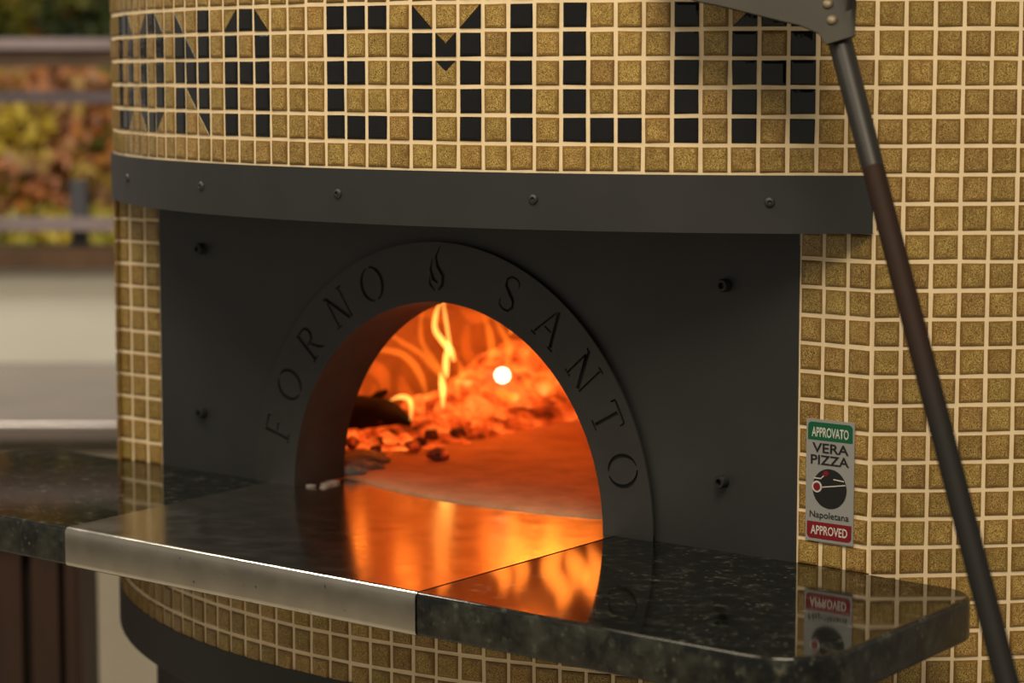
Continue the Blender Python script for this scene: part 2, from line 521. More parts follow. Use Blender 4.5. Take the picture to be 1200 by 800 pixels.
# seat of the shelf
ts = arc(-HF, HF, 64)
seat = [(RG*math.sin(t), -RG*math.cos(t), Z_SHELF-0.036) for t in ts]
drum.add(seat, [tuple(range(65))])
drum_o = link('drum_wall', drum.mesh('drum_wall', M['grout'], smooth=False), oven)
# dome roof over the drum
cap = MB()
prof = [(R*math.cos(a)+0.0, Z_TOP + 0.32*math.sin(a)) for a in arc(0, math.pi/2-0.02, 14)]
cap.lathe([(R, Z_TOP-0.002)] + prof, 96, None, close=False)
cap.build('dome_cap', M['grout'], oven, smooth=True)

# --- mosaic
TS = 0.0217
def rings(poly, specs):
    """tile body from a plan polygon: rings (inset, height), flat shaded"""
    n = len(poly)
    cx = sum(p[0] for p in poly)/n; cz = sum(p[1] for p in poly)/n
    def inset(d):
        out = []
        for i in range(n):
            a, b_, c = Vector(poly[i-1]), Vector(poly[i]), Vector(poly[(i+1) % n])
            e1 = (b_-a).normalized(); e2 = (c-b_).normalized()
            n1 = Vector((-e1.y, e1.x)); n2 = Vector((-e2.y, e2.x))
            k = max(0.35, 1 + n1.dot(n2))
            out.append(b_ + (n1+n2)*d/k)
        return out
    vs, fs = [], []
    for d, h in specs:
        vs += [(p.x, -h, p.y) for p in inset(d)]
    for j in range(len(specs)-1):
        for i in range(n):
            k = (i+1) % n
            fs.append((j*n+i, j*n+k, (j+1)*n+k, (j+1)*n+i))
    fs.append(tuple((len(specs)-1)*n+i for i in range(n)))
    return vs, fs
SPEC = [(0.0, -0.002), (0.0, 0.0006), (0.0009, 0.0016), (0.0030, 0.0021)]
SPEC_B = [(0.0, -0.002), (0.0, 0.0006), (0.0009, 0.0016), (0.0030, 0.0021)]
def poly_of(shape, gap=0.0004):
    h = TS/2
    S = {'full': [(-1,-1),(1,-1),(1,1),(-1,1)], 'LL': [(-1,-1),(1,-1),(-1,1)], 'LR': [(-1,-1),(1,-1),(1,1)],
         'UR': [(1,-1),(1,1),(-1,1)], 'UL': [(-1,-1),(1,1),(-1,1)],
         'V': [(-1,1),(0,0.10),(1,1)], 'notV': [(-1,-1),(1,-1),(1,1),(0,0.10),(-1,1)]}[shape]
    P = [(x*h, y*h) for x, y in S]
    return P
def tile_mesh(name, shape, mat, spec):
    sp = spec if shape == 'full' else [(0.0002, -0.002), (0.0002, 0.0014), (0.0005, 0.0017)]
    vs, fs = rings(poly_of(shape), sp)
    me = bpy.data.meshes.new(name)
    me.from_pydata(vs, [], fs)
    uvl = me.uv_layers.new(name='UVMap')
    for lp in me.loops:
        c = me.vertices[lp.vertex_index].co
        uvl.data[lp.index].uv = (c.x/TS + 0.5, c.z/TS + 0.5)
    me.materials.append(mat)
    return me
G_MESH = {s: tile_mesh('tile', s, M['gold'], SPEC) for s in ('full', 'LL', 'LR', 'UR', 'UL', 'V', 'notV')}
B_MESH = {s: tile_mesh('black_tile', s, M['black'], SPEC_B) for s in ('full', 'LL', 'LR', 'UR', 'UL', 'V', 'notV')}

# lettering of the mosaic: (column, row) -> shape of the black piece
BLACK = {}
def put(c, rows, shape='full'):
    for r_ in rows: BLACK[(c, r_)] = shape
def let_A(c):
    put(c, [1], 'LR'); put(c+1, [1]); put(c+2, [1], 'LL'); put(c, [2,3,4,5]); put(c+2, [2,3,4,5]); put(c+1, [3])
# D O N A
put(-18, [1,2,3,4,5]); put(-17, [1,5]); put(-16, [1], 'LL'); put(-16, [2,3,4]); put(-16, [5], 'UL')
put(-14, [1], 'LR'); put(-13, [1,5]); put(-12, [1], 'LL'); put(-14, [2,3,4]); put(-12, [2,3,4]); put(-14, [5], 'UR'); put(-12, [5], 'UL')
put(-10, [1], 'LL'); put(-10, [2,3,4,5]); put(-9, [2], 'LL'); put(-9, [3]); put(-9, [4], 'UR'); put(-8, [1,2,3,4]); put(-8, [5], 'UR')
let_A(-6)
# E M I L I A
put(0, [1,2,3,4,5]); put(1, [1,3,5]); put(2, [1,5])
put(4, [1], 'LL'); put(6, [1], 'LR'); put(4, [2,3,4,5]); put(6, [2,3,4,5]); put(5, [2], 'notV'); put(5, [3], 'V')
put(8, [1,2,3,4,5])
put(10, [1,2,3,4,5]); put(11, [5]); put(12, [5])
put(14, [1,2,3,4,5])
let_A(16)
COMP = {'LL': 'UR', 'UR': 'LL', 'LR': 'UL', 'UL': 'LR', 'V': 'notV', 'notV': 'V'}

rng = random.Random(11)
slots = []          # (mesh key, shape, matrix, centre, normal)
def place(centre, ang, key, shape='full'):
    c = Vector(centre)
    j = Matrix.Rotation(rng.uniform(-0.011, 0.011), 4, 'Y')
    tilt = Matrix.Rotation(rng.uniform(-0.02, 0.02), 4, 'X') @ Matrix.Rotation(rng.uniform(-0.02, 0.02), 4, 'Z')
    off = Vector((rng.uniform(-0.0003, 0.0003), rng.uniform(-0.0003, 0.0003), rng.uniform(-0.0003, 0.0003)))
    if shape != 'full': j = Matrix.Identity(4); tilt = Matrix.Identity(4); off = Vector()
    mat = Matrix.Translation(c) @ Matrix.Rotation(ang, 4, 'Z') @ Matrix.Translation(off) @ tilt @ j
    slots.append((key, shape, mat, c, Vector((math.sin(ang), -math.cos(ang), 0))))
def drum_tile(k, row0, key='gold', shape='full', r=R):
    t = t_of(k + 0.5)
    if row0 >= 15 and k < 21: row0 -= 0.35*min(1, (21-k)/18)
    place((R*math.sin(t), -R*math.cos(t), zr(row0 + 0.5)), t, key, shape)
KL, KR = -32, 40
for k in range(KL, KR):
    tm_ = t_of(k + 0.5)
    infront = abs(tm_) < HF
    for r0 in range(-8, 21):
        if infront and 1 <= r0 < 3: continue                      # behind the steel band
        if infront and 3 <= r0 and zr(r0) > Z_SHELF - 0.025: continue   # niche
        if r0 >= 3 and (k < -26): continue
        row = r0 + 6                                              # rows of the lettering are 1..5
        if (k, row) in BLACK:
            s = BLACK[(k, row)]
            drum_tile(k, r0, 'black', s)
            if s != 'full': drum_tile(k, r0, 'gold', COMP[s])
        else:
            drum_tile(k, r0)
# flat jambs either side of the steel front
for r0 in range(3, 15):
    if zr(r0+0.5) < Z_SHELF + 0.004: continue
    for i in range(3):
        place((XC - (i+0.5)*U, YF, zr(r0+0.5)), 0.0, 'gold')
        place((-XC + (i+0.5)*U, YF, zr(r0+0.5)), 0.0, 'gold')

F_PX = 2889.0
def project(p):
    v = p - CAM
    z = v.dot(FW)
    return 600 + F_PX*v.dot(RT)/z, 400 - F_PX*v.dot(UP)/z, z
cand = []
for i, (key, shape, mat, c, nrm) in enumerate(slots):
    x, y, z = project(c)
    face = -nrm.dot((c - CAM).normalized())
    vis = face > 0.05 and -10 < x < 1212 and -14 < y < 812
    # hidden behind the shelf slab
    if vis and c.z < Z_SHELF and c.x > -0.6:
        t = (Z_SHELF - CAM.z)/(c.z - CAM.z)
        h = CAM + (c - CAM)*t
        t2 = (Z_SHELF - 0.037 - CAM.z)/(c.z - CAM.z)
        h2 = CAM + (c - CAM)*t2
        if -0.908 < h.y < -0.59 and -0.6 < h.x < 0.64 and -0.908 < h2.y: vis = False
    cand.append((face/(z*z) if vis else -1, i))
gold = sorted([q for q in cand if slots[q[1]][0] == 'gold'], reverse=True)
single = {i for a, i in gold[:300] if a > 0}
stuff = MB(); st_uv, st_rnd = [], []
for i, (key, shape, mat, c, nrm) in enumerate(slots):
    if key == 'black':
        o = bpy.data.objects.new('black_tile', B_MESH[shape]); COL.objects.link(o)
        o.parent = drum_o; o.matrix_local = mat
        o['label'] = 'glossy black tile of the lettering'
    elif i in single:
        o = bpy.data.objects.new('tile', G_MESH[shape]); COL.objects.link(o)
        o.parent = drum_o; o.matrix_local = mat
    else:
        me = G_MESH[shape]
        n = len(stuff.v)
        stuff.v += [tuple(mat @ v.co) for v in me.vertices]
        q = rng.random()
        for p in me.polygons:
            stuff.f.append(tuple(v + n for v in p.vertices))
            st_rnd.append(q)
            st_uv += [tuple(me.uv_layers[0].data[l].uv) for l in p.loop_indices]
me = bpy.data.meshes.new('small_tiles')
me.from_pydata(stuff.v, [], stuff.f)
uvl = me.uv_layers.new(name='UVMap')
uvl.data.foreach_set('uv', [x for p in st_uv for x in p])
me.attributes.new('rnd', 'FLOAT', 'FACE').data.foreach_set('value', st_rnd)
me.materials.append(M['gold'])
o = link('small_tiles', me, drum_o); o['kind'] = 'stuff'

# --- steel band over the niche, with rivets
band = MB()
ts = arc(-HF+0.002, HF-0.002, 72)
RB0, RB1 = R - 0.002, R + 0.004
zb0, zb1 = Z_BAND_B - 0.0006, Z_BAND_T - 0.0005
vs = []
for t in ts:
    for r_, z in ((RB1, zb0), (RB1, zb1), (RB0, zb1), (RB0, zb0)):
        vs.append((r_*math.sin(t), -r_*math.cos(t), z))
fs = []
for i in range(72):
    for k in range(4):
        fs.append((4*i+k, 4*i+4+k, 4*i+4+(k+1) % 4, 4*i+(k+1) % 4))
fs += [(0, 1, 2, 3), (4*72+3, 4*72+2, 4*72+1, 4*72)]
band.add(vs, fs)
bo = band.build('header_band', M['black_steel'], oven, smooth=True, angle=math.radians(40))
# soffit of the niche
so = MB()
n = len(ts)
so.add([(RB0*math.sin(t), -RB0*math.cos(t), Z_BAND_B + 0.002) for t in ts] + [(-XC, YF+0.02, Z_BAND_B+0.002), (XC, YF+0.02, Z_BAND_B+0.002)][::-1], [tuple(range(n+2))])
so.build('niche_soffit', M['black_steel'], oven)
riv = MB()
riv.lathe([(0.0046, 0.0), (0.0044, 0.0012), (0.0034, 0.0022), (0.0020, 0.0026), (0.0015, 0.0012), (0.0004, 0.0010)], 16)
riv_me = riv.mesh('rivet', M['black_steel'], smooth=True, angle=math.radians(50))
for a in (-28.0, -12.68, 2.65, 18.05, 33.58):
    t = math.radians(a)
    o = bpy.data.objects.new('rivet', riv_me); COL.objects.link(o); o.parent = bo
    o.matrix_local = Matrix.Translation((RB1*math.sin(t), -RB1*math.cos(t), Z0 - 0.0485)) @ Matrix.Rotation(t, 4, 'Z') @ Matrix.Rotation(math.pi/2, 4, 'X')

# --- flat steel front with the arched mouth
RI, RO = 0.2085, 0.2685
XP = 0.4245
pf = MB()
ths = arc(0, math.pi, 64)
RH = RI + 0.02
outer = []
H = Z_BAND_B + 0.001 - Z_SHELF
for th in ths:                               # outline of the panel, matched to the arch points
    c, s = math.cos(th), math.sin(th)
    k = min(XP/abs(c) if abs(c) > 1e-6 else 1e9, H/abs(s) if abs(s) > 1e-6 else 1e9)
    outer.append((k*c, k*s))
YP0, YP1 = YF - 0.0020, YF + 0.012
vs = []
for (ox, oz), th in zip(outer, ths):
    ix, iz = RH*math.cos(th), RH*math.sin(th)
    for x, z, y in ((ox, oz, YP0), (ix, iz, YP0), (ix, iz, YP1), (ox, oz, YP1)):
        vs.append((x, y, Z_SHELF + z))
fs = []
for i in range(64):
    for k in range(4):
        fs.append((4*i+k, 4*i+(k+1) % 4, 4*i+4+(k+1) % 4, 4*i+4+k))
# corners of the rectangle
pf.add(vs, fs)
for sx in (1, -1):
    a = math.atan2(H, XP)
    i = min(range(65), key=lambda q: abs(ths[q] - (a if sx > 0 else math.pi - a)))
    for q in (i-1, i):
        pf.add([(outer[q][0], YP0, Z_SHELF+outer[q][1]), (outer[q+1][0], YP0, Z_SHELF+outer[q+1][1]), (sx*XP, YP0, Z_SHELF+H)], [(0, 1, 2)])
panel = pf.build('front_panel', M['black_steel'], oven)
bl = MB()
bl.lathe([(0.0060, 0.0), (0.0060, 0.0075), (0.0054, 0.0086), (0.0030, 0.0087), (0.0027, 0.0040), (0.0006, 0.0038)], 18)
bolt_me = bl.mesh('bolt', M['recess'] if False else M['stand'], smooth=True, angle=math.radians(40))
for x, z in ((0.346, -0.1285), (0.345, -0.3080), (-0.354, -0.1275), (-0.355, -0.3075)):
    o = bpy.data.objects.new('bolt', bolt_me); COL.objects.link(o); o.parent = panel
    o.matrix_local = Matrix.Translation((x, YP0, Z0 + z)) @ Matrix.Rotation(math.pi/2, 4, 'X')

# --- collar plate with stencil-cut lettering (real openings over a dark backing)
def stroke(pts, w):
    """closed outline of a stroke along pts with widths w"""
    P = [Vector(p) for p in pts]
    W = w if hasattr(w, '__len__') else [w]*len(P)
    L, Rr = [], []
    for i, p in enumerate(P):
        t = (P[min(i+1, len(P)-1)] - P[max(i-1, 0)]).normalized()
        nn = Vector((-t.y, t.x))
        L.append(p + nn*W[i]/2); Rr.append(p - nn*W[i]/2)
    return L + Rr[::-1]
def curve_pts(cx, cy, rx, ry, a0, a1, n=14):
    return [(cx + rx*math.cos(math.radians(a)), cy + ry*math.sin(math.radians(a))) for a in arc(a0, a1, n)]
TK, TN = 0.105, 0.06
def bulge(n, lo, hi): return [lo + (hi-lo)*math.sin(math.pi*i/n) for i in range(n+1)]
GL = {
 'F': [stroke([(-.22, .50), (-.22, -.50)], TK), stroke([(-.36, -.47), (-.29, -.47)], .05), stroke([(-.15, -.47), (-.06, -.47)], .05),
       stroke([(-.14, .465), (.24, .465), (.27, .33)], [.07, .07, .04]), stroke([(-.14, .03), (.10, .03), (.12, -.06)], [.06, .06, .04])],
 'O': [stroke(curve_pts(0, 0, .43, .47, 97, 263), bulge(14, .035, .12)), stroke(curve_pts(0, 0, .43, .47, -83, 83), bulge(14, .035, .12))],
 'R': [stroke([(-.25, .50), (-.25, -.50)], TK), stroke([(-.39, -.47), (-.32, -.47)], .05), stroke([(-.18, -.47), (-.09, -.47)], .05),
       stroke([(-.17, .46)] + curve_pts(-.02, .235, .24, .225, 85, -85) + [(-.15, .01)], [.06]+bulge(14, .06, .11)+[.05]),
       stroke([(-.02, -.05), (.16, -.32), (.34, -.49)], [.06, .10, .06])],
 'N': [stroke([(-.32, .34), (-.32, -.50)], TN), stroke([(-.44, -.47), (-.37, -.47)], .05), stroke([(-.27, -.47), (-.19, -.47)], .05),
       stroke([(-.44, .47), (-.31, .46), (.25, -.46)], [.05, .10, .12]), stroke([(.34, .43), (.34, -.48)], TN), stroke([(.23, .47), (.46, .47)], .05)],
 'S': [stroke([(.26, .27), (.24, .40), (.10, .47), (-.08, .46), (-.22, .34), (-.20, .16), (0, .02), (.20, -.12), (.25, -.30), (.12, -.45), (-.08, -.47), (-.24, -.40), (-.27, -.24)],
              [.04, .05, .06, .07, .09, .11, .12, .11, .09, .07, .06, .05, .04])],
 'A': [stroke([(-.05, .42), (-.38, -.44)], TN), stroke([(-.48, -.48), (-.28, -.48)], .05), stroke([(.02, .50), (.36, -.44)], .12), stroke([(.26, -.485), (.48, -.485)], .05),
       stroke([(-.17, -.10), (.13, -.10)], .05)],
 'T': [stroke([(0, .38), (0, -.44)], TK), stroke([(-.16, -.485), (.16, -.485)], .05), stroke([(-.37, .30), (-.35, .45), (-.30, .46), (.30, .46), (.35, .45), (.37, .30)], [.04, .07, .07, .07, .07, .04])],
 'flame': [stroke([(.05, .62), (-.12, .34), (-.06, .10), (.14, -.12), (.12, -.36), (-.04, -.50)], [.02, .08, .11, .13, .11, .03]),
           stroke([(-.24, .30), (-.32, .02), (-.22, -.22), (-.06, -.32)], [.02, .08, .12, .04]),
           stroke([(-.36, -.12), (-.34, -.36), (-.16, -.52)], [.02, .08, .03])],
}
TEXT = [('F', 165.2), ('O', 153.2), ('R', 139.6), ('N', 126.0), ('O', 112.8), ('flame', 90.1), ('S', 67.6), ('A', 53.6), ('N', 39.8), ('T', 27.6), ('O', 15.2)]
cu = bpy.data.curves.new('collar', 'CURVE')
cu.dimensions = '2D'; cu.fill_mode = 'BOTH'; cu.extrude = 0.0012
def add_poly(pts):
    s = cu.splines.new('POLY'); s.points.add(len(pts)-1)
    for q, p in zip(s.points, pts): q.co = (p[0], p[1], 0, 1)
    s.use_cyclic_u = True
add_poly([(RO*math.cos(a), RO*math.sin(a)) for a in arc(0, math.pi, 96)] + [(RI*math.cos(a), RI*math.sin(a)) for a in arc(math.pi, 0, 96)])
LH = 0.040
for ch, deg in TEXT:
    th = math.radians(deg)
    ru = Vector((math.sin(th), -math.cos(th))); rv = Vector((math.cos(th), math.sin(th)))
    c0 = rv*0.2405
    sc = LH*0.92 if ch != 'flame' else LH
    for st in GL[ch]:
        add_poly([c0 + ru*(p[0]*sc*0.92) + rv*(p[1]*sc) for p in st])
co = bpy.data.objects.new('collar_tmp', cu); COL.objects.link(co)
bpy.context.view_layer.update()
me = bpy.data.meshes.new_from_object(co.evaluated_get(bpy.context.evaluated_depsgraph_get()))
bpy.data.objects.remove(co)
me.name = 'collar_plate'
me.transform(Matrix.Translation((0, YP0 - 0.0042, Z_SHELF)) @ Matrix.Rotation(math.pi/2, 4, 'X'))
me.materials.clear(); me.materials.append(M['collar_steel'])
collar = link('collar_plate', me, oven)
collar['label'] = 'arched plate with the cut letters FORNO SANTO'
bk = MB()
vs = []
for th in arc(0, math.pi, 96):
    for r_, y in ((RI+0.0004, YP0-0.0029), (RO-0.0006, YP0-0.0029), (RO-0.0006, YP0+0.001), (RI+0.0004, YP0+0.001)):
        vs.append((r_*math.cos(th), y, Z_SHELF + r_*math.sin(th)))
bk.add(vs, [(4*i+k, 4*i+(k+1) % 4, 4*i+4+(k+1) % 4, 4*i+4+k) for i in range(96) for k in range(4)])
bk.build('collar_backing', M['recess'], oven)
th_ = MB(); vs = []
YT1 = YF + 0.067
for th in arc(0, math.pi, 64):
    for r_, y in ((RI, YP0-0.0028), (RI, YT1), (RI+0.012, YT1), (RI+0.012, YP0)):
        vs.append((r_*math.cos(th), y, Z_SHELF + r_*math.sin(th)))
th_.add(vs, [(4*i+k, 4*i+(k+1) % 4, 4*i+4+(k+1) % 4, 4*i+4+k) for i in range(64) for k in range(4)])
th_.build('mouth_lining', M['throat'], oven, smooth=True, angle=math.radians(40))

# --- inside: hearth and dome
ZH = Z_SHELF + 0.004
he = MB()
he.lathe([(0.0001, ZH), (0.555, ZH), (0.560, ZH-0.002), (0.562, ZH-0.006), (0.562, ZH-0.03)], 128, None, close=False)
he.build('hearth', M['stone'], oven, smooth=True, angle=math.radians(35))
dm = MB(); vs, fs = [], []
NT, NP = 96, 16
RD, HD = 0.585, 0.36
for j in range(NP+1):
    ph = (math.pi/2)*j/NP*0.985
    for i in range(NT):
        t = 2*math.pi*i/NT
        vs.append((RD*math.cos(ph)*math.sin(t), -RD*math.cos(ph)*math.cos(t), ZH - 0.01 + HD*math.sin(ph)))
for j in range(NP):
    for i in range(NT):
        q = (j*NT+i, j*NT+(i+1) % NT, (j+1)*NT+(i+1) % NT, (j+1)*NT+i)
        c = sum((Vector(vs[k]) for k in q), Vector())/4
        if c.y < -0.3 and math.hypot(c.x, c.z - Z_SHELF) < 0.235: continue
        fs.append(q[::-1])
fs.append(tuple(NP*NT+i for i in range(NT)))
dm.add(vs, fs)
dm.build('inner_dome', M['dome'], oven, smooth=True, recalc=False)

# --- base ring and stand
ri = MB(); ri.lathe([(R-0.03, Z_TILE_B), (R+0.003, Z_TILE_B), (R+0.003, Z_TILE_B-0.047), (R-0.001, Z_TILE_B-0.05), (0.70, Z_TILE_B-0.05)], 128)
ri.build('base_ring', M['stand'], oven, smooth=True, angle=math.radians(30))
sd = MB(); sd.lathe([(0.736, Z_TILE_B-0.05), (0.736, 0.06), (0.72, 0.05), (0.72, 0.0)], 96)
sd.build('stand', M['stand'], oven, smooth=True, angle=math.radians(30))

# ------------------------------------------------------------------ shelf: two granite slabs and a steel plate
def rounded(pts):
    """plan outline with rounded corners: (x, y, radius)"""
    out = []
    n = len(pts)
    for i in range(n):
        p, r_ = Vector(pts[i][:2]), pts[i][2]
        if r_ <= 0: out.append(tuple(p)); continue
        a = (Vector(pts[i-1][:2]) - p).normalized(); b_ = (Vector(pts[(i+1) % n][:2]) - p).normalized()
        half = math.acos(max(-1, min(1, a.dot(b_))))/2
        d = r_/math.tan(half)
        p0, p1 = p + a*d, p + b_*d
        cc = p + (a+b_).normalized()*r_/math.sin(half)
        a0 = math.atan2(p0.y-cc.y, p0.x-cc.x); a1 = math.atan2(p1.y-cc.y, p1.x-cc.x)
        da = (a1-a0+math.pi) % (2*math.pi) - math.pi
        out += [(cc.x + r_*math.cos(a0+da*q/8), cc.y + r_*math.sin(a0+da*q/8)) for q in range(9)]
    return out
TH = 0.037
YB = YF + 0.010
right = rounded([(0.2556, -0.909, 0), (0.652, -0.909, 0.055), (0.617, -0.5975, 0.040), (0.499, YF-0.002, 0), (0.49, YB, 0), (0.2222, YB, 0)])
left = rounded([(-0.2056, -0.909, 0), (-0.2510, YB, 0), (-0.49, YB, 0), (-0.499, YF-0.002, 0), (-0.628, -0.5975, 0.045), (-0.652, -0.909, 0.055)])
gr = slab('granite_slab', right, Z_SHELF-TH, Z_SHELF, M['granite'], None, 0.0035, 3, (lambda m: abs(m.y-YB) < 1e-3, lambda m: 0.2 < m.x < 0.2560 and m.y > -0.905))
tag(gr, 'polished dark green granite shelf slab right of the steel plate, below the sticker', 'shelf', 'granite shelf slabs')
gl = slab('granite_slab', left, Z_SHELF-TH, Z_SHELF, M['granite'], None, 0.0035, 3, (lambda m: abs(m.y-YB) < 1e-3, lambda m: -0.26 < m.x < -0.2050 and m.y > -0.905))
tag(gl, 'polished dark granite shelf slab at the far left, in front of the beige cupboards', 'shelf', 'granite shelf slabs')
for g_ in (gr, gl):
    g_.data.materials.append(M['granite_edge'])
    g_.data.polygons.foreach_set('material_index', [1 if abs(p.normal.z) < 0.5 else 0 for p in g_.data.polygons])
backs = [(0.5635*math.sin(t), -0.5635*math.cos(t)) for t in arc(0.365, -0.365, 24)]
xb = RI - 0.0015
plate = [(-0.2048, -0.9105), (0.2548, -0.9105), (0.2214, YB), (xb, YB)] + [(min(x, xb), y) for x, y in backs] + [(-xb, YB), (-0.2502, YB)]
pl = slab('steel_plate', plate, Z_SHELF-TH-0.001, Z_SHELF+0.0006, M['steel'], None, 0.0055, 5, (lambda m: m.y > -0.90,))
tag(pl, 'brushed steel landing plate with a folded front lip below the oven mouth', 'plate')

# ------------------------------------------------------------------ fire
def lump(name, mat, c, r, seed, parent=None, squash=(1, 1, 1), sub=2, amp=0.35):
    bm = bmesh.new()
    bmesh.ops.create_icosphere(bm, subdivisions=sub, radius=1)
    for v in bm.verts:
        n1 = noise.noise(v.co*1.3 + Vector((seed*3.1, seed, 0))); n2 = noise.noise(v.co*3.0 + Vector((0, seed*1.7, seed)))
        k = 1 + amp*n1 + amp*0.5*n2
        v.co = Vector((v.co.x*squash[0], v.co.y*squash[1], v.co.z*squash[2]))*k*r
    me = bpy.data.meshes.new(name); bm.to_mesh(me); bm.free()
    me.polygons.foreach_set('use_smooth', [True]*len(me.polygons))
    me.materials.append(mat)
    return link(name, me, parent, c)

# bed of embers and ash along the left of the hearth
def bed_h(x, y):
    # ridge from the front left to the back
    ax, ay, bx, by = -0.36, -0.33, -0.43, 0.10
    dx, dy = bx-ax, by-ay
    t = max(0, min(1, ((x-ax)*dx+(y-ay)*dy)/(dx*dx+dy*dy)))
    d = math.hypot(x-ax-t*dx, y-ay-t*dy)
    h = 0.055*(0.16 + 0.90*t)*max(0, 1-(d/0.125)**2)
    p = Vector((x*22, y*22, 0))
    return h*(1 + 0.55*noise.noise(p)) + 0.007*noise.noise(p*2.6)*(1 if h > 0.002 else 0)
bm = bmesh.new(); grid = {}
NX, NY = 60, 90
for i in range(NX):
    for j in range(NY):
        x = -0.56 + 0.36*i/(NX-1); y = -0.50 + 0.74*j/(NY-1)
        grid[i, j] = bm.verts.new((x, y, ZH - 0.004 + bed_h(x, y)))
for i in range(NX-1):
    for j in range(NY-1):
        q = [grid[i, j], grid[i+1, j], grid[i+1, j+1], grid[i, j+1]]
        if max(v.co.z for v in q) > ZH - 0.001 and all(math.hypot(v.co.x, v.co.y) < 0.565 for v in q): bm.faces.new(q)
bmesh.ops.delete(bm, geom=[v for v in bm.verts if not v.link_faces], context='VERTS')
me = bpy.data.meshes.new('ember_bed'); bm.to_mesh(me); bm.free()
me.polygons.foreach_set('use_smooth', [True]*len(me.polygons)); me.materials.append(M['ember'])
tag(link('ember_bed', me), 'glowing bed of embers along the left side of the hearth', 'embers', kind='stuff')

rng = random.Random(31)
COALS = [(-0.322, -0.360, 'hot', .010), (-0.340, -0.350, 'hot', .011), (-0.312, -0.345, 'hot', .010), (-0.296, -0.335, 'hot', .009), (-0.342, -0.372, 'hot', .010), (-0.360, -0.355, 'hot', .011),
         (-0.285, -0.300, 'cool', .009), (-0.270, -0.335, 'cool', .008), (-0.258, -0.362, 'cool', .009), (-0.300, -0.378, 'cool', .008), (-0.318, -0.400, 'cool', .009), (-0.280, -0.400, 'cool', .007),
         (-0.300, -0.240, 'hot', .018), (-0.330, -0.225, 'hot', .020), (-0.352, -0.205, 'hot', .022), (-0.320, -0.180, 'hot', .018), (-0.300, -0.200, 'hot', .012), (-0.365, -0.165, 'hot', .024),
         (-0.335, -0.140, 'hot', .018), (-0.310, -0.150, 'hot', .010), (-0.345, -0.100, 'hot', .018), (-0.325, -0.075, 'hot', .012), (-0.385, -0.110, 'hot', .026), (-0.400, -0.060, 'hot', .024),
         (-0.365, -0.050, 'hot', .018), (-0.345, -0.025, 'hot', .014), (-0.395, 0.000, 'hot', .024), (-0.360, 0.020, 'hot', .016), (-0.410, 0.050, 'hot', .024), (-0.370, 0.060, 'hot', .016),
         (-0.430, -0.020, 'hot', .028), (-0.440, 0.040, 'hot', .028), (-0.278, -0.262, 'cool', .009), (-0.290, -0.175, 'hot', .007)]
for i, (x, y, k, r_) in enumerate(COALS):
    z = ZH + max(0, bed_h(x, y)) + r_*0.30
    o = lump('coal', M['coal_hot'] if k == 'hot' else M['coal_cool'], (x, y, z), r_, i+1, None, (1.1, 0.9, 0.75), 2, 0.5)
    tag(o, 'glowing orange coal in the ember heap' if k == 'hot' else 'darkened coal in the ember heap', 'coal', 'hot coals in the ember heap' if k == 'hot' else 'dark coals in the ember heap')
o = lump('coal', M['coal_cool'], (-0.200, -0.384, ZH + 0.006), 0.0115, 77, None, (1.2, 0.9, 0.7), 2, 0.4)
tag(o, 'single dark coal lying alone on the hearth floor', 'coal')
ASH = [(-0.226, -0.487, .016), (-0.243, -0.462, .018), (-0.258, -0.438, .016), (-0.236, -0.440, .011), (-0.205, -0.512, .012), (-0.215, -0.470, .010), (-0.275, -0.450, .014)]
am = None
for i, (x, y, r_) in enumerate(ASH):
    o = lump('ash_lump', M['ash'], (x, y, ZH + r_*0.15), r_, 50+i, None, (1.3, 1.1, 0.55), 2, 0.6)
    tag(o, 'pale grey lump of ash spilling at the left foot of the mouth', 'ash', 'ash lumps at the foot of the mouth')
for i, (x, y, r_) in enumerate([(-0.185, -0.575, .006), (-0.192, -0.590, .005), (-0.176, -0.588, .004), (-0.190, -0.560, .007)]):
    o = lump('ash_crumb', M['ash'], (x, y, Z_SHELF + r_*0.25), r_, 80+i, None, (1.4, 1.2, 0.5), 1, 0.5)
    tag(o, 'small ash crumb on the steel plate inside the left of the arch', 'ash', 'ash crumbs inside the arch')

# charred log
lg = empty('charred_log', (-0.395, -0.285, 1.122))
tag(lg, 'black charred log lying on the embers at the left', 'log')
bm = bmesh.new()
NS, NR = 16, 16
a_, b_ = Vector((-0.470, -0.345, 1.128)), Vector((-0.362, -0.252, 1.116))
ax = (b_-a_).normalized(); uu = ax.orthogonal().normalized(); ww = ax.cross(uu)
ringv = []
for i in range(NS+1):
    t = i/NS
    rr = 0.023*(1 - max(0, (t-0.62)/0.38)**2.2*0.72)
    row = []
    for k in range(NR):
        an = 2*math.pi*k/NR
        d = math.cos(an)*uu + math.sin(an)*ww
        p = a_.lerp(b_, t)
        row.append(bm.verts.new(p + d*rr*(1 + 0.28*noise.noise((p + d*0.02)*45)) + Vector((0, 0, 0.006*math.sin(t*3)))))
    ringv.append(row)
for i in range(NS):
    for k in range(NR):
        bm.faces.new((ringv[i][k], ringv[i][(k+1) % NR], ringv[i+1][(k+1) % NR], ringv[i+1][k]))
bm.faces.new(ringv[0][::-1]); bm.faces.new(ringv[-1])
bmesh.ops.recalc_face_normals(bm, faces=bm.faces)
me = bpy.data.meshes.new('trunk'); bm.to_mesh(me); bm.free()
me.polygons.foreach_set('use_smooth', [True]*len(me.polygons)); me.materials.append(M['char'])
link('trunk', me, lg)
m = MB(); m.tube([(-0.405, -0.290, 1.133), (-0.400, -0.270, 1.148), (-0.392, -0.262, 1.154)], [0.008, 0.006, 0.003], 8); m.build('branch_stub', M['char'], lg, smooth=True)

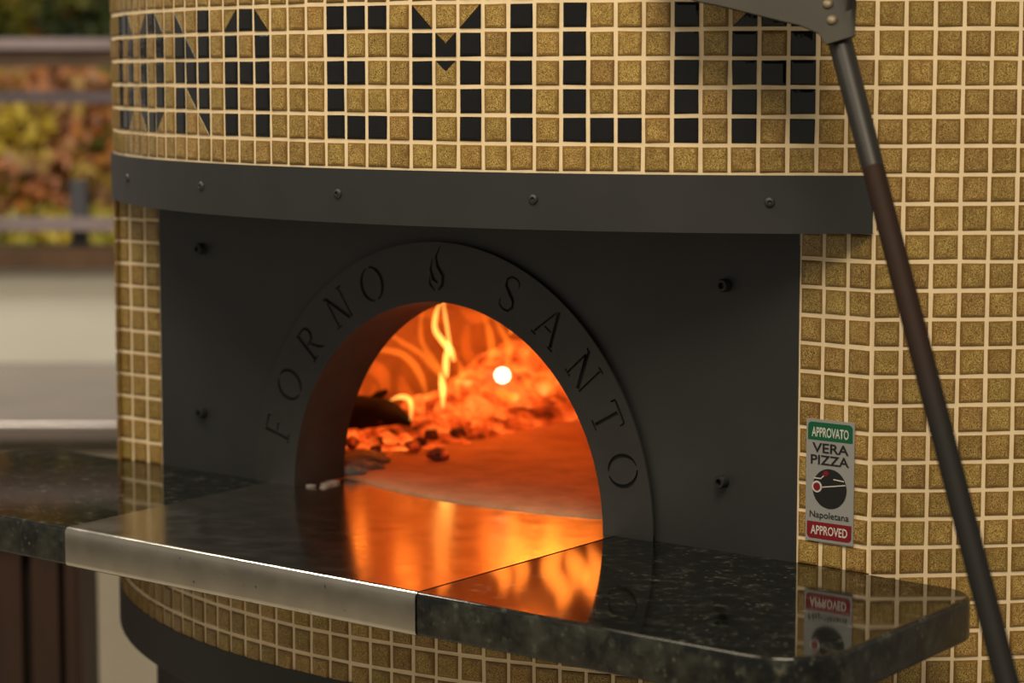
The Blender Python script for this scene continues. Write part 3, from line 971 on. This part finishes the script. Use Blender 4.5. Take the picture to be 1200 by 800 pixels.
# flames: tapering tongues of glowing gas
FLAMES = [
    ('bright', [(-0.379,-0.180,1.259,0.0016), (-0.382,-0.186,1.242,0.0031), (-0.382,-0.188,1.224,0.0037), (-0.375,-0.184,1.211,0.0042), (-0.366,-0.178,1.198,0.0047), (-0.361,-0.176,1.184,0.0021)]),
    ('bright', [(-0.383,-0.172,1.256,0.0016), (-0.380,-0.171,1.237,0.0026), (-0.376,-0.171,1.218,0.0026), (-0.374,-0.171,1.203,0.0031), (-0.376,-0.174,1.189,0.0042), (-0.375,-0.176,1.174,0.0042), (-0.373,-0.176,1.164,0.0021)]),
    ('bright', [(-0.306,-0.262,1.183,0.0015), (-0.304,-0.261,1.171,0.0045), (-0.302,-0.262,1.157,0.0040), (-0.301,-0.263,1.141,0.0015)]),
    ('bright', [(-0.376,-0.274,1.145,0.0015), (-0.368,-0.267,1.149,0.0031), (-0.360,-0.260,1.147,0.0036), (-0.357,-0.258,1.138,0.0031), (-0.356,-0.260,1.121,0.0015)]),
    ('orange', [(-0.466,-0.224,1.195,0.0016), (-0.451,-0.212,1.195,0.0037), (-0.433,-0.197,1.191,0.0048), (-0.420,-0.187,1.178,0.0053), (-0.410,-0.182,1.160,0.0048), (-0.404,-0.180,1.137,0.0021)]),
    ('orange', [(-0.455,-0.199,1.217,0.0016), (-0.440,-0.187,1.204,0.0037), (-0.421,-0.173,1.190,0.0042), (-0.407,-0.164,1.173,0.0048), (-0.395,-0.155,1.160,0.0042), (-0.384,-0.148,1.153,0.0016)]),
    ('orange', [(-0.428,-0.159,1.245,0.0016), (-0.429,-0.163,1.222,0.0032), (-0.426,-0.163,1.201,0.0037), (-0.413,-0.155,1.178,0.0043), (-0.400,-0.146,1.161,0.0032)]),
    ('orange', [(-0.367,-0.095,1.232,0.0016), (-0.359,-0.090,1.215,0.0043), (-0.352,-0.086,1.200,0.0048), (-0.350,-0.087,1.183,0.0043), (-0.351,-0.091,1.164,0.0021)]),
    ('orange', [(-0.391,-0.088,1.234,0.0016), (-0.384,-0.085,1.213,0.0048), (-0.380,-0.085,1.191,0.0054), (-0.381,-0.089,1.170,0.0027)]),
    ('dim', [(-0.426,-0.091,1.239,0.0043), (-0.412,-0.081,1.228,0.0097), (-0.393,-0.063,1.234,0.0086), (-0.372,-0.048,1.221,0.0043)]),
    ('dim', [(-0.418,-0.087,1.219,0.0043), (-0.418,-0.091,1.192,0.0076), (-0.408,-0.086,1.166,0.0076), (-0.395,-0.078,1.144,0.0043)]),
    ('dim', [(-0.438,-0.271,1.164,0.0042), (-0.426,-0.259,1.180,0.0093), (-0.413,-0.249,1.170,0.0104), (-0.408,-0.248,1.147,0.0052)]),
    ('dim', [(-0.437,-0.266,1.190,0.0031), (-0.439,-0.272,1.164,0.0073), (-0.430,-0.268,1.139,0.0052)]),
    ('dim', [(-0.353,-0.060,1.208,0.0032), (-0.341,-0.052,1.189,0.0075), (-0.325,-0.043,1.157,0.0097), (-0.317,-0.040,1.125,0.0054)]),
    ('dim', [(-0.430,-0.198,1.163,0.0042), (-0.423,-0.196,1.140,0.0095), (-0.411,-0.188,1.124,0.0074)]),
    ('dim', [(-0.387,-0.145,1.183,0.0032), (-0.376,-0.140,1.157,0.0085), (-0.362,-0.131,1.131,0.0074)]),
    ('orange', [(-0.333,-0.100,1.173,0.0016), (-0.322,-0.093,1.162,0.0037), (-0.313,-0.087,1.145,0.0032), (-0.303,-0.080,1.131,0.0016)]),
    ('dim', [(-0.469,-0.156,1.230,0.0032), (-0.445,-0.134,1.236,0.0075), (-0.428,-0.121,1.226,0.0054)]),
    ('orange', [(-0.349,-0.190,1.195,0.0010), (-0.341,-0.186,1.178,0.0031), (-0.343,-0.191,1.157,0.0036), (-0.338,-0.190,1.139,0.0016)]),
    ('dim', [(-0.432,-0.241,1.157,0.0031), (-0.434,-0.246,1.131,0.0063), (-0.426,-0.242,1.110,0.0031)]),
    ('roll', [(-0.435,-0.262,1.211,0.0042), (-0.442,-0.264,1.240,0.0083), (-0.441,-0.259,1.268,0.0104), (-0.449,-0.262,1.295,0.0052)]),
    ('roll', [(-0.383,-0.171,1.253,0.0031), (-0.389,-0.174,1.272,0.0073), (-0.385,-0.168,1.293,0.0084), (-0.393,-0.172,1.312,0.0042)]),
    ('roll', [(-0.350,-0.083,1.211,0.0021), (-0.348,-0.078,1.236,0.0064), (-0.354,-0.079,1.260,0.0096), (-0.344,-0.067,1.289,0.0107), (-0.353,-0.070,1.319,0.0053)]),
    ('roll', [(-0.318,-0.052,1.232,0.0032), (-0.310,-0.042,1.260,0.0107), (-0.318,-0.044,1.289,0.0139), (-0.306,-0.030,1.319,0.0128), (-0.313,-0.033,1.342,0.0053)]),
    ('roll', [(-0.287,-0.049,1.255,0.0032), (-0.282,-0.042,1.273,0.0127), (-0.277,-0.035,1.294,0.0138), (-0.285,-0.039,1.314,0.0042)]),
    ('roll', [(-0.397,-0.091,1.251,0.0032), (-0.387,-0.079,1.277,0.0107), (-0.375,-0.065,1.301,0.0118), (-0.379,-0.066,1.323,0.0054)]),
    ('roll', [(-0.305,0.016,1.262,0.0032), (-0.299,0.026,1.294,0.0119), (-0.306,0.024,1.321,0.0119), (-0.299,0.033,1.343,0.0043)]),
    ('roll', [(-0.436,-0.203,1.257,0.0032), (-0.431,-0.196,1.280,0.0105), (-0.423,-0.186,1.299,0.0116), (-0.427,-0.187,1.315,0.0042)]),
    ('orange', [(-0.310,-0.162,1.157,0.0021), (-0.301,-0.156,1.147,0.0073), (-0.291,-0.149,1.143,0.0062), (-0.278,-0.136,1.149,0.0021)]),
    ('orange', [(-0.305,-0.226,1.145,0.0015), (-0.307,-0.230,1.129,0.0041), (-0.311,-0.235,1.119,0.0041), (-0.319,-0.242,1.115,0.0015)]),
    ('haze', [(-0.438,-0.189,1.279,0.0158), (-0.382,-0.140,1.279,0.0317), (-0.318,-0.085,1.279,0.0317), (-0.262,-0.037,1.279,0.0158)]),
    ('haze', [(-0.458,-0.253,1.135,0.0105), (-0.432,-0.226,1.166,0.0262), (-0.392,-0.192,1.166,0.0315), (-0.345,-0.151,1.166,0.0315), (-0.297,-0.110,1.166,0.0262), (-0.255,-0.079,1.135,0.0105)]),
    ('haze', [(-0.450,-0.252,1.188,0.0105), (-0.428,-0.230,1.214,0.0261), (-0.373,-0.181,1.219,0.0314), (-0.317,-0.134,1.214,0.0261), (-0.276,-0.102,1.188,0.0105)]),
]
def smooth_path(pts, per=6):
    out = []
    n = len(pts)
    for i in range(n-1):
        p0, p1, p2, p3 = (Vector(pts[max(0, min(n-1, j))]) for j in (i-1, i, i+1, i+2))
        for k in range(per):
            t = k/per
            out.append(0.5*((2*p1) + (p2-p0)*t + (2*p0-5*p1+4*p2-p3)*t*t + (3*p1-p0-3*p2+p3)*t**3))
    out.append(Vector(pts[-1]))
    return out
fire = empty('fire', (-0.39, -0.16, ZH + 0.03))
tag(fire, 'yellow and orange flames licking up from the embers', 'fire')
for i, (kind, pts) in enumerate(FLAMES):
    q = smooth_path([Vector(p) for p in pts])
    q3 = [Vector(p[:3]) for p in q]; rad = [max(0.0005, p[3]) for p in q]
    m = MB(); m.tube(q3, rad, 12)
    m.build('flame_haze' if kind == 'haze' else 'flame_tongue', M[kind], fire, smooth=True)
# light thrown by the fire itself
def fire_light(loc, power, radius, col):
    ld = bpy.data.lights.new('fire_glow', 'POINT'); ld.energy = power; ld.color = col; ld.shadow_soft_size = radius
    o = bpy.data.objects.new('fire_glow', ld); COL.objects.link(o); o.parent = fire; o.location = Vector(loc) - fire.location
fire_light((-0.45, -0.36, 1.24), 15.0, 0.04, (1.0, 0.23, 0.025))
fire_light((-0.30, -0.10, 1.405), 11.0, 0.03, (1.0, 0.21, 0.022))

sp = lump('white_hot_ember', M['white_hot'], (-0.354, -0.094, 1.160), 0.0098, 3, None, (1, 1, 1), 3, 0.0)
tag(sp, 'white-hot round ember glowing above the heap', 'ember')
bm = None

# ------------------------------------------------------------------ approval sticker on the right jamb
SX, SZ = 0.4602, Z0 - 0.2960
SW, SH = 0.0500, 0.1090
YS = YF - 0.0030
stk = empty('approval_sticker', (SX, YS, SZ))
tag(stk, 'silver approval sticker with green and red bands on the mosaic jamb', 'sticker')
M['silver'] = simple('silver_foil', (0.36, 0.36, 0.355), 0.45, 0.2)
M['green'] = simple('green_print', (0.0, 0.105, 0.042), 0.5)
M['red'] = simple('red_print', (0.21, 0.006, 0.012), 0.5)
M['ink'] = simple('black_print', (0.012, 0.012, 0.013), 0.5)
M['pale'] = simple('pale_print', (0.62, 0.60, 0.56), 0.5)
def plate2d(name, poly, y0, y1, mat, parent):
    n = len(poly)
    m = MB()
    m.add([(x, y1, z) for x, z in poly] + [(x, y0, z) for x, z in poly], [tuple(range(n)), tuple(range(2*n-1, n-1, -1))] + [(i, (i+1) % n, n+(i+1) % n, n+i) for i in range(n)])
    return m.build(name, mat, parent)
def rect(cx, cz, w_, h_, r=(0, 0, 0, 0)):
    x0, x1, z0, z1 = cx-w_/2, cx+w_/2, cz-h_/2, cz+h_/2
    return rounded([(x0, z0, r[0]), (x1, z0, r[1]), (x1, z1, r[2]), (x0, z1, r[3])])
plate2d('foil', rect(SX, SZ, SW, SH, (.001,)*4), YS+0.001, YS, M['silver'], stk)
y1 = YS - 0.0002
plate2d('green_band', rect(SX, SZ+SH/2-0.0105, SW-0.0034, 0.0160, (0, 0, .004, .004)), YS, y1, M['green'], stk)
plate2d('red_band', rect(SX, SZ-SH/2+0.0100, SW-0.0034, 0.0150, (.004, .004, 0, 0)), YS, y1, M['red'], stk)
def disc(cx, cz, r, n=40): return [(cx + r*math.cos(2*math.pi*i/n), cz + r*math.sin(2*math.pi*i/n)) for i in range(n)]
ex, ez = SX, SZ - 0.0065
plate2d('emblem_disc', disc(ex, ez, 0.0178), YS, y1, M['ink'], stk)
y2 = y1 - 0.0002
def line2(name, pts, w_, mat): return plate2d(name, [tuple(p) for p in stroke(pts, w_)], y1, y2, mat, stk)
plate2d('emblem_ring', disc(ex-0.0132, ez+0.0010, 0.0052), y1, y2, M['pale'], stk)
plate2d('emblem_dot', disc(ex-0.0132, ez+0.0010, 0.0036), y2, y2-0.0002, M['red'], stk)
line2('emblem_line', [(ex-0.0085, ez+0.0008), (ex+0.0165, ez+0.0050)], 0.0009, M['pale'])
line2('emblem_line', [(ex-0.0165, ez+0.0085), (ex-0.0090, ez+0.0086), (ex-0.0055, ez+0.0120)], 0.0010, M['pale'])
line2('emblem_line', [(ex+0.0040, ez+0.0090), (ex+0.0150, ez+0.0082)], 0.0009, M['pale'])
plate2d('emblem_flame', [(ex-0.0075, ez+0.0118), (ex-0.0040, ez+0.0105), (ex-0.0008, ez+0.0135), (ex-0.0030, ez+0.0160), (ex-0.0060, ez+0.0150)], y1, y2, M['red'], stk)
def text(name, body, cx, cz, w_, h_, mat, y, bold=0.0):
    c = bpy.data.curves.new(name, 'FONT')
    c.body = body; c.size = 1.0; c.align_x = 'CENTER'; c.offset = bold; c.resolution_u = 3; c.extrude = 0.0
    t = bpy.data.objects.new('tmp', c); COL.objects.link(t)
    bpy.context.view_layer.update()
    me = bpy.data.meshes.new_from_object(t.evaluated_get(bpy.context.evaluated_depsgraph_get()))
    bpy.data.objects.remove(t)
    xs = [v.co.x for v in me.vertices]; zs = [v.co.y for v in me.vertices]
    x0, x1, z0, z1 = min(xs), max(xs), min(zs), max(zs)
    for v in me.vertices:
        v.co = Vector((cx + ((v.co.x-x0)/(x1-x0)-0.5)*w_, y, cz + ((v.co.y-z0)/(z1-z0)-0.5)*h_))
    me.materials.clear(); me.materials.append(mat); me.name = name
    return link(name, me, stk)
yt = y1 - 0.00015
text('lettering', 'APPROVATO', SX, SZ+SH/2-0.0112, 0.0385, 0.0088, M['pale'], yt, 0.018)
text('lettering', 'APPROVED', SX, SZ-SH/2+0.0102, 0.0385, 0.0082, M['pale'], yt, 0.018)
text('lettering', 'VERA', SX+0.0005, SZ+SH/2-0.0252, 0.0380, 0.0088, M['ink'], yt, 0.018)
text('lettering', 'PIZZA', SX, SZ+SH/2-0.0358, 0.0400, 0.0086, M['ink'], yt, 0.018)
text('lettering', 'Napoletana', SX, SZ-SH/2+0.0232, 0.0410, 0.0078, M['ink'], yt, 0.008)

# ------------------------------------------------------------------ long-handled peel leaning on the drum
PA = Vector((0.5365, -0.7038, 0.0867 + Z0))
PB = Vector((0.797, -0.877, -0.368 + Z0))
PD = (PB-PA)
foot = PA + PD*((PA.z - 0.0)/(PA.z - PB.z))
peel = empty('pizza_peel', foot)
tag(peel, 'long iron pizza peel leaning against the oven at the right', 'peel')
def rust():
    m, nt, b = new_mat('rusty_iron')
    n = N(nt, 'ShaderNodeSeparateXYZ'); g_ = N(nt, 'ShaderNodeNewGeometry'); nt.links.new(g_.outputs['Position'], n.inputs[0]); zz = N(nt, 'ShaderNodeMapRange'); nt.links.new(n.outputs[2], zz.inputs[0]); zz.inputs[1].default_value = 1.20; zz.inputs[2].default_value = 1.40; n = zz.outputs[0]
    n2 = noise_tex(nt, 70, 4, 0.6, 'World')
    c = mixc(nt, ramp(nt, n, [(0.35, 0.0), (0.75, 1.0)]), (0.012, 0.012, 0.0115), (0.024, 0.010, 0.006))
    c = mixc(nt, ramp(nt, n2, [(0.4, 0.0), (0.8, 0.5)]), c, (0.016, 0.011, 0.008))
    nt.links.new(c, b.inputs['Base Color'])
    b.inputs['Roughness'].default_value = 0.7
    b.inputs['Specular IOR Level'].default_value = 0.3
    b.inputs['Metallic'].default_value = 0.3
    return m
M['rust'] = rust()
M['iron'] = simple('dark_iron', (0.018, 0.017, 0.016), 0.45, 0.3, var=0.2, scale=40)
M['blade'] = simple('tarnished_blade', (0.017, 0.0145, 0.009), 0.6, 0.2, var=0.25, scale=25)
aw = -PD.normalized()                                  # up along the handle
m = MB(); m.tube([foot + aw*0.0, foot + aw*0.02, PA + PD*0.22], [0.0075, 0.0088, 0.0088], 20); m.build('handle', M['rust'], peel, smooth=True, angle=math.radians(40))
m = MB(); m.tube([PA + PD*0.23, PA + PD*0.20, PA + PD*0.02, PA - PD*0.03], [0.0086, 0.0092, 0.0098, 0.0100], 20); m.build('ferrule', M['iron'], peel, smooth=True, angle=math.radians(40))
toc = (CAM - PA).normalized()
ll = aw.cross(toc).normalized()
if ll.dot(RT) > 0: ll = -ll                            # towards the left of the picture
nn = ll.cross(aw).normalized()
if nn.dot(toc) < 0: nn = -nn
# blade: bent sheet, left half facing out, right half folded forward
vs, fs = [], []
PROF = [(-0.006, .0115, .0125), (0.006, .015, .016), (0.018, .027, .024), (0.038, .056, .05), (0.059, .086, .07), (0.070, .104, .09), (0.085, .122, .105), (0.12, .132, .115), (0.18, .134, .117), (0.23, .125, .108), (0.26, .105, .09), (0.28, .07, .06), (0.287, .03, .03)]
NQ = 28
def bend(q):
    # integrate the sheet's direction: flat to the left, turning forward to the right
    x = y = 0.0
    st = q/24
    for i in range(24):
        s = (i+0.5)*st
        a = 0.05 if s > -0.010 else 0.05 + min(1.38, (-s-0.010)*90)
        x += st*math.cos(a); y += st*math.sin(a)
    return x, -y
for lay in (0, 1):
    for v, eL, eR in PROF:
        for k in range(NQ+1):
            q = -eR + (eL+eR)*k/NQ
            x, y = bend(q)
            vs.append(PA + aw*v + ll*x + nn*(y + 0.0115 + (0.0022 if lay else 0)))
nr = len(PROF); off = nr*(NQ+1)
for i in range(nr-1):
    for k in range(NQ):
        a = i*(NQ+1)+k
        fs.append((a, a+1, a+NQ+2, a+NQ+1)); fs.append((off+a, off+a+NQ+1, off+a+NQ+2, off+a+1))
for k in range(NQ):
    fs.append((k, off+k, off+k+1, k+1)); a = (nr-1)*(NQ+1)+k; fs.append((a, a+1, off+a+1, off+a))
for i in range(nr-1):
    a = i*(NQ+1); fs.append((a, a+NQ+1, off+a+NQ+1, off+a)); a += NQ; fs.append((a, off+a, off+a+NQ+1, a+NQ+1))
m = MB(); m.add(vs, fs); bd = m.build('blade', M['blade'], peel, smooth=True, angle=math.radians(40))
M['rivet'] = simple('pale_rivet', (0.20, 0.165, 0.11), 0.5, 0.4)  # paler than the blade around it
for v in (0.014, 0.030):
    mm = MB(); Mx = Matrix.Translation(PA + aw*v + ll*0.002 + nn*0.0137) @ nn.to_track_quat('Z', 'Y').to_matrix().to_4x4()
    mm.lathe([(0.0046, 0), (0.0042, 0.0014), (0.0026, 0.0026), (0.0006, 0.0030)], 14, Mx); mm.build('rivet', M['rivet'], peel, smooth=True)
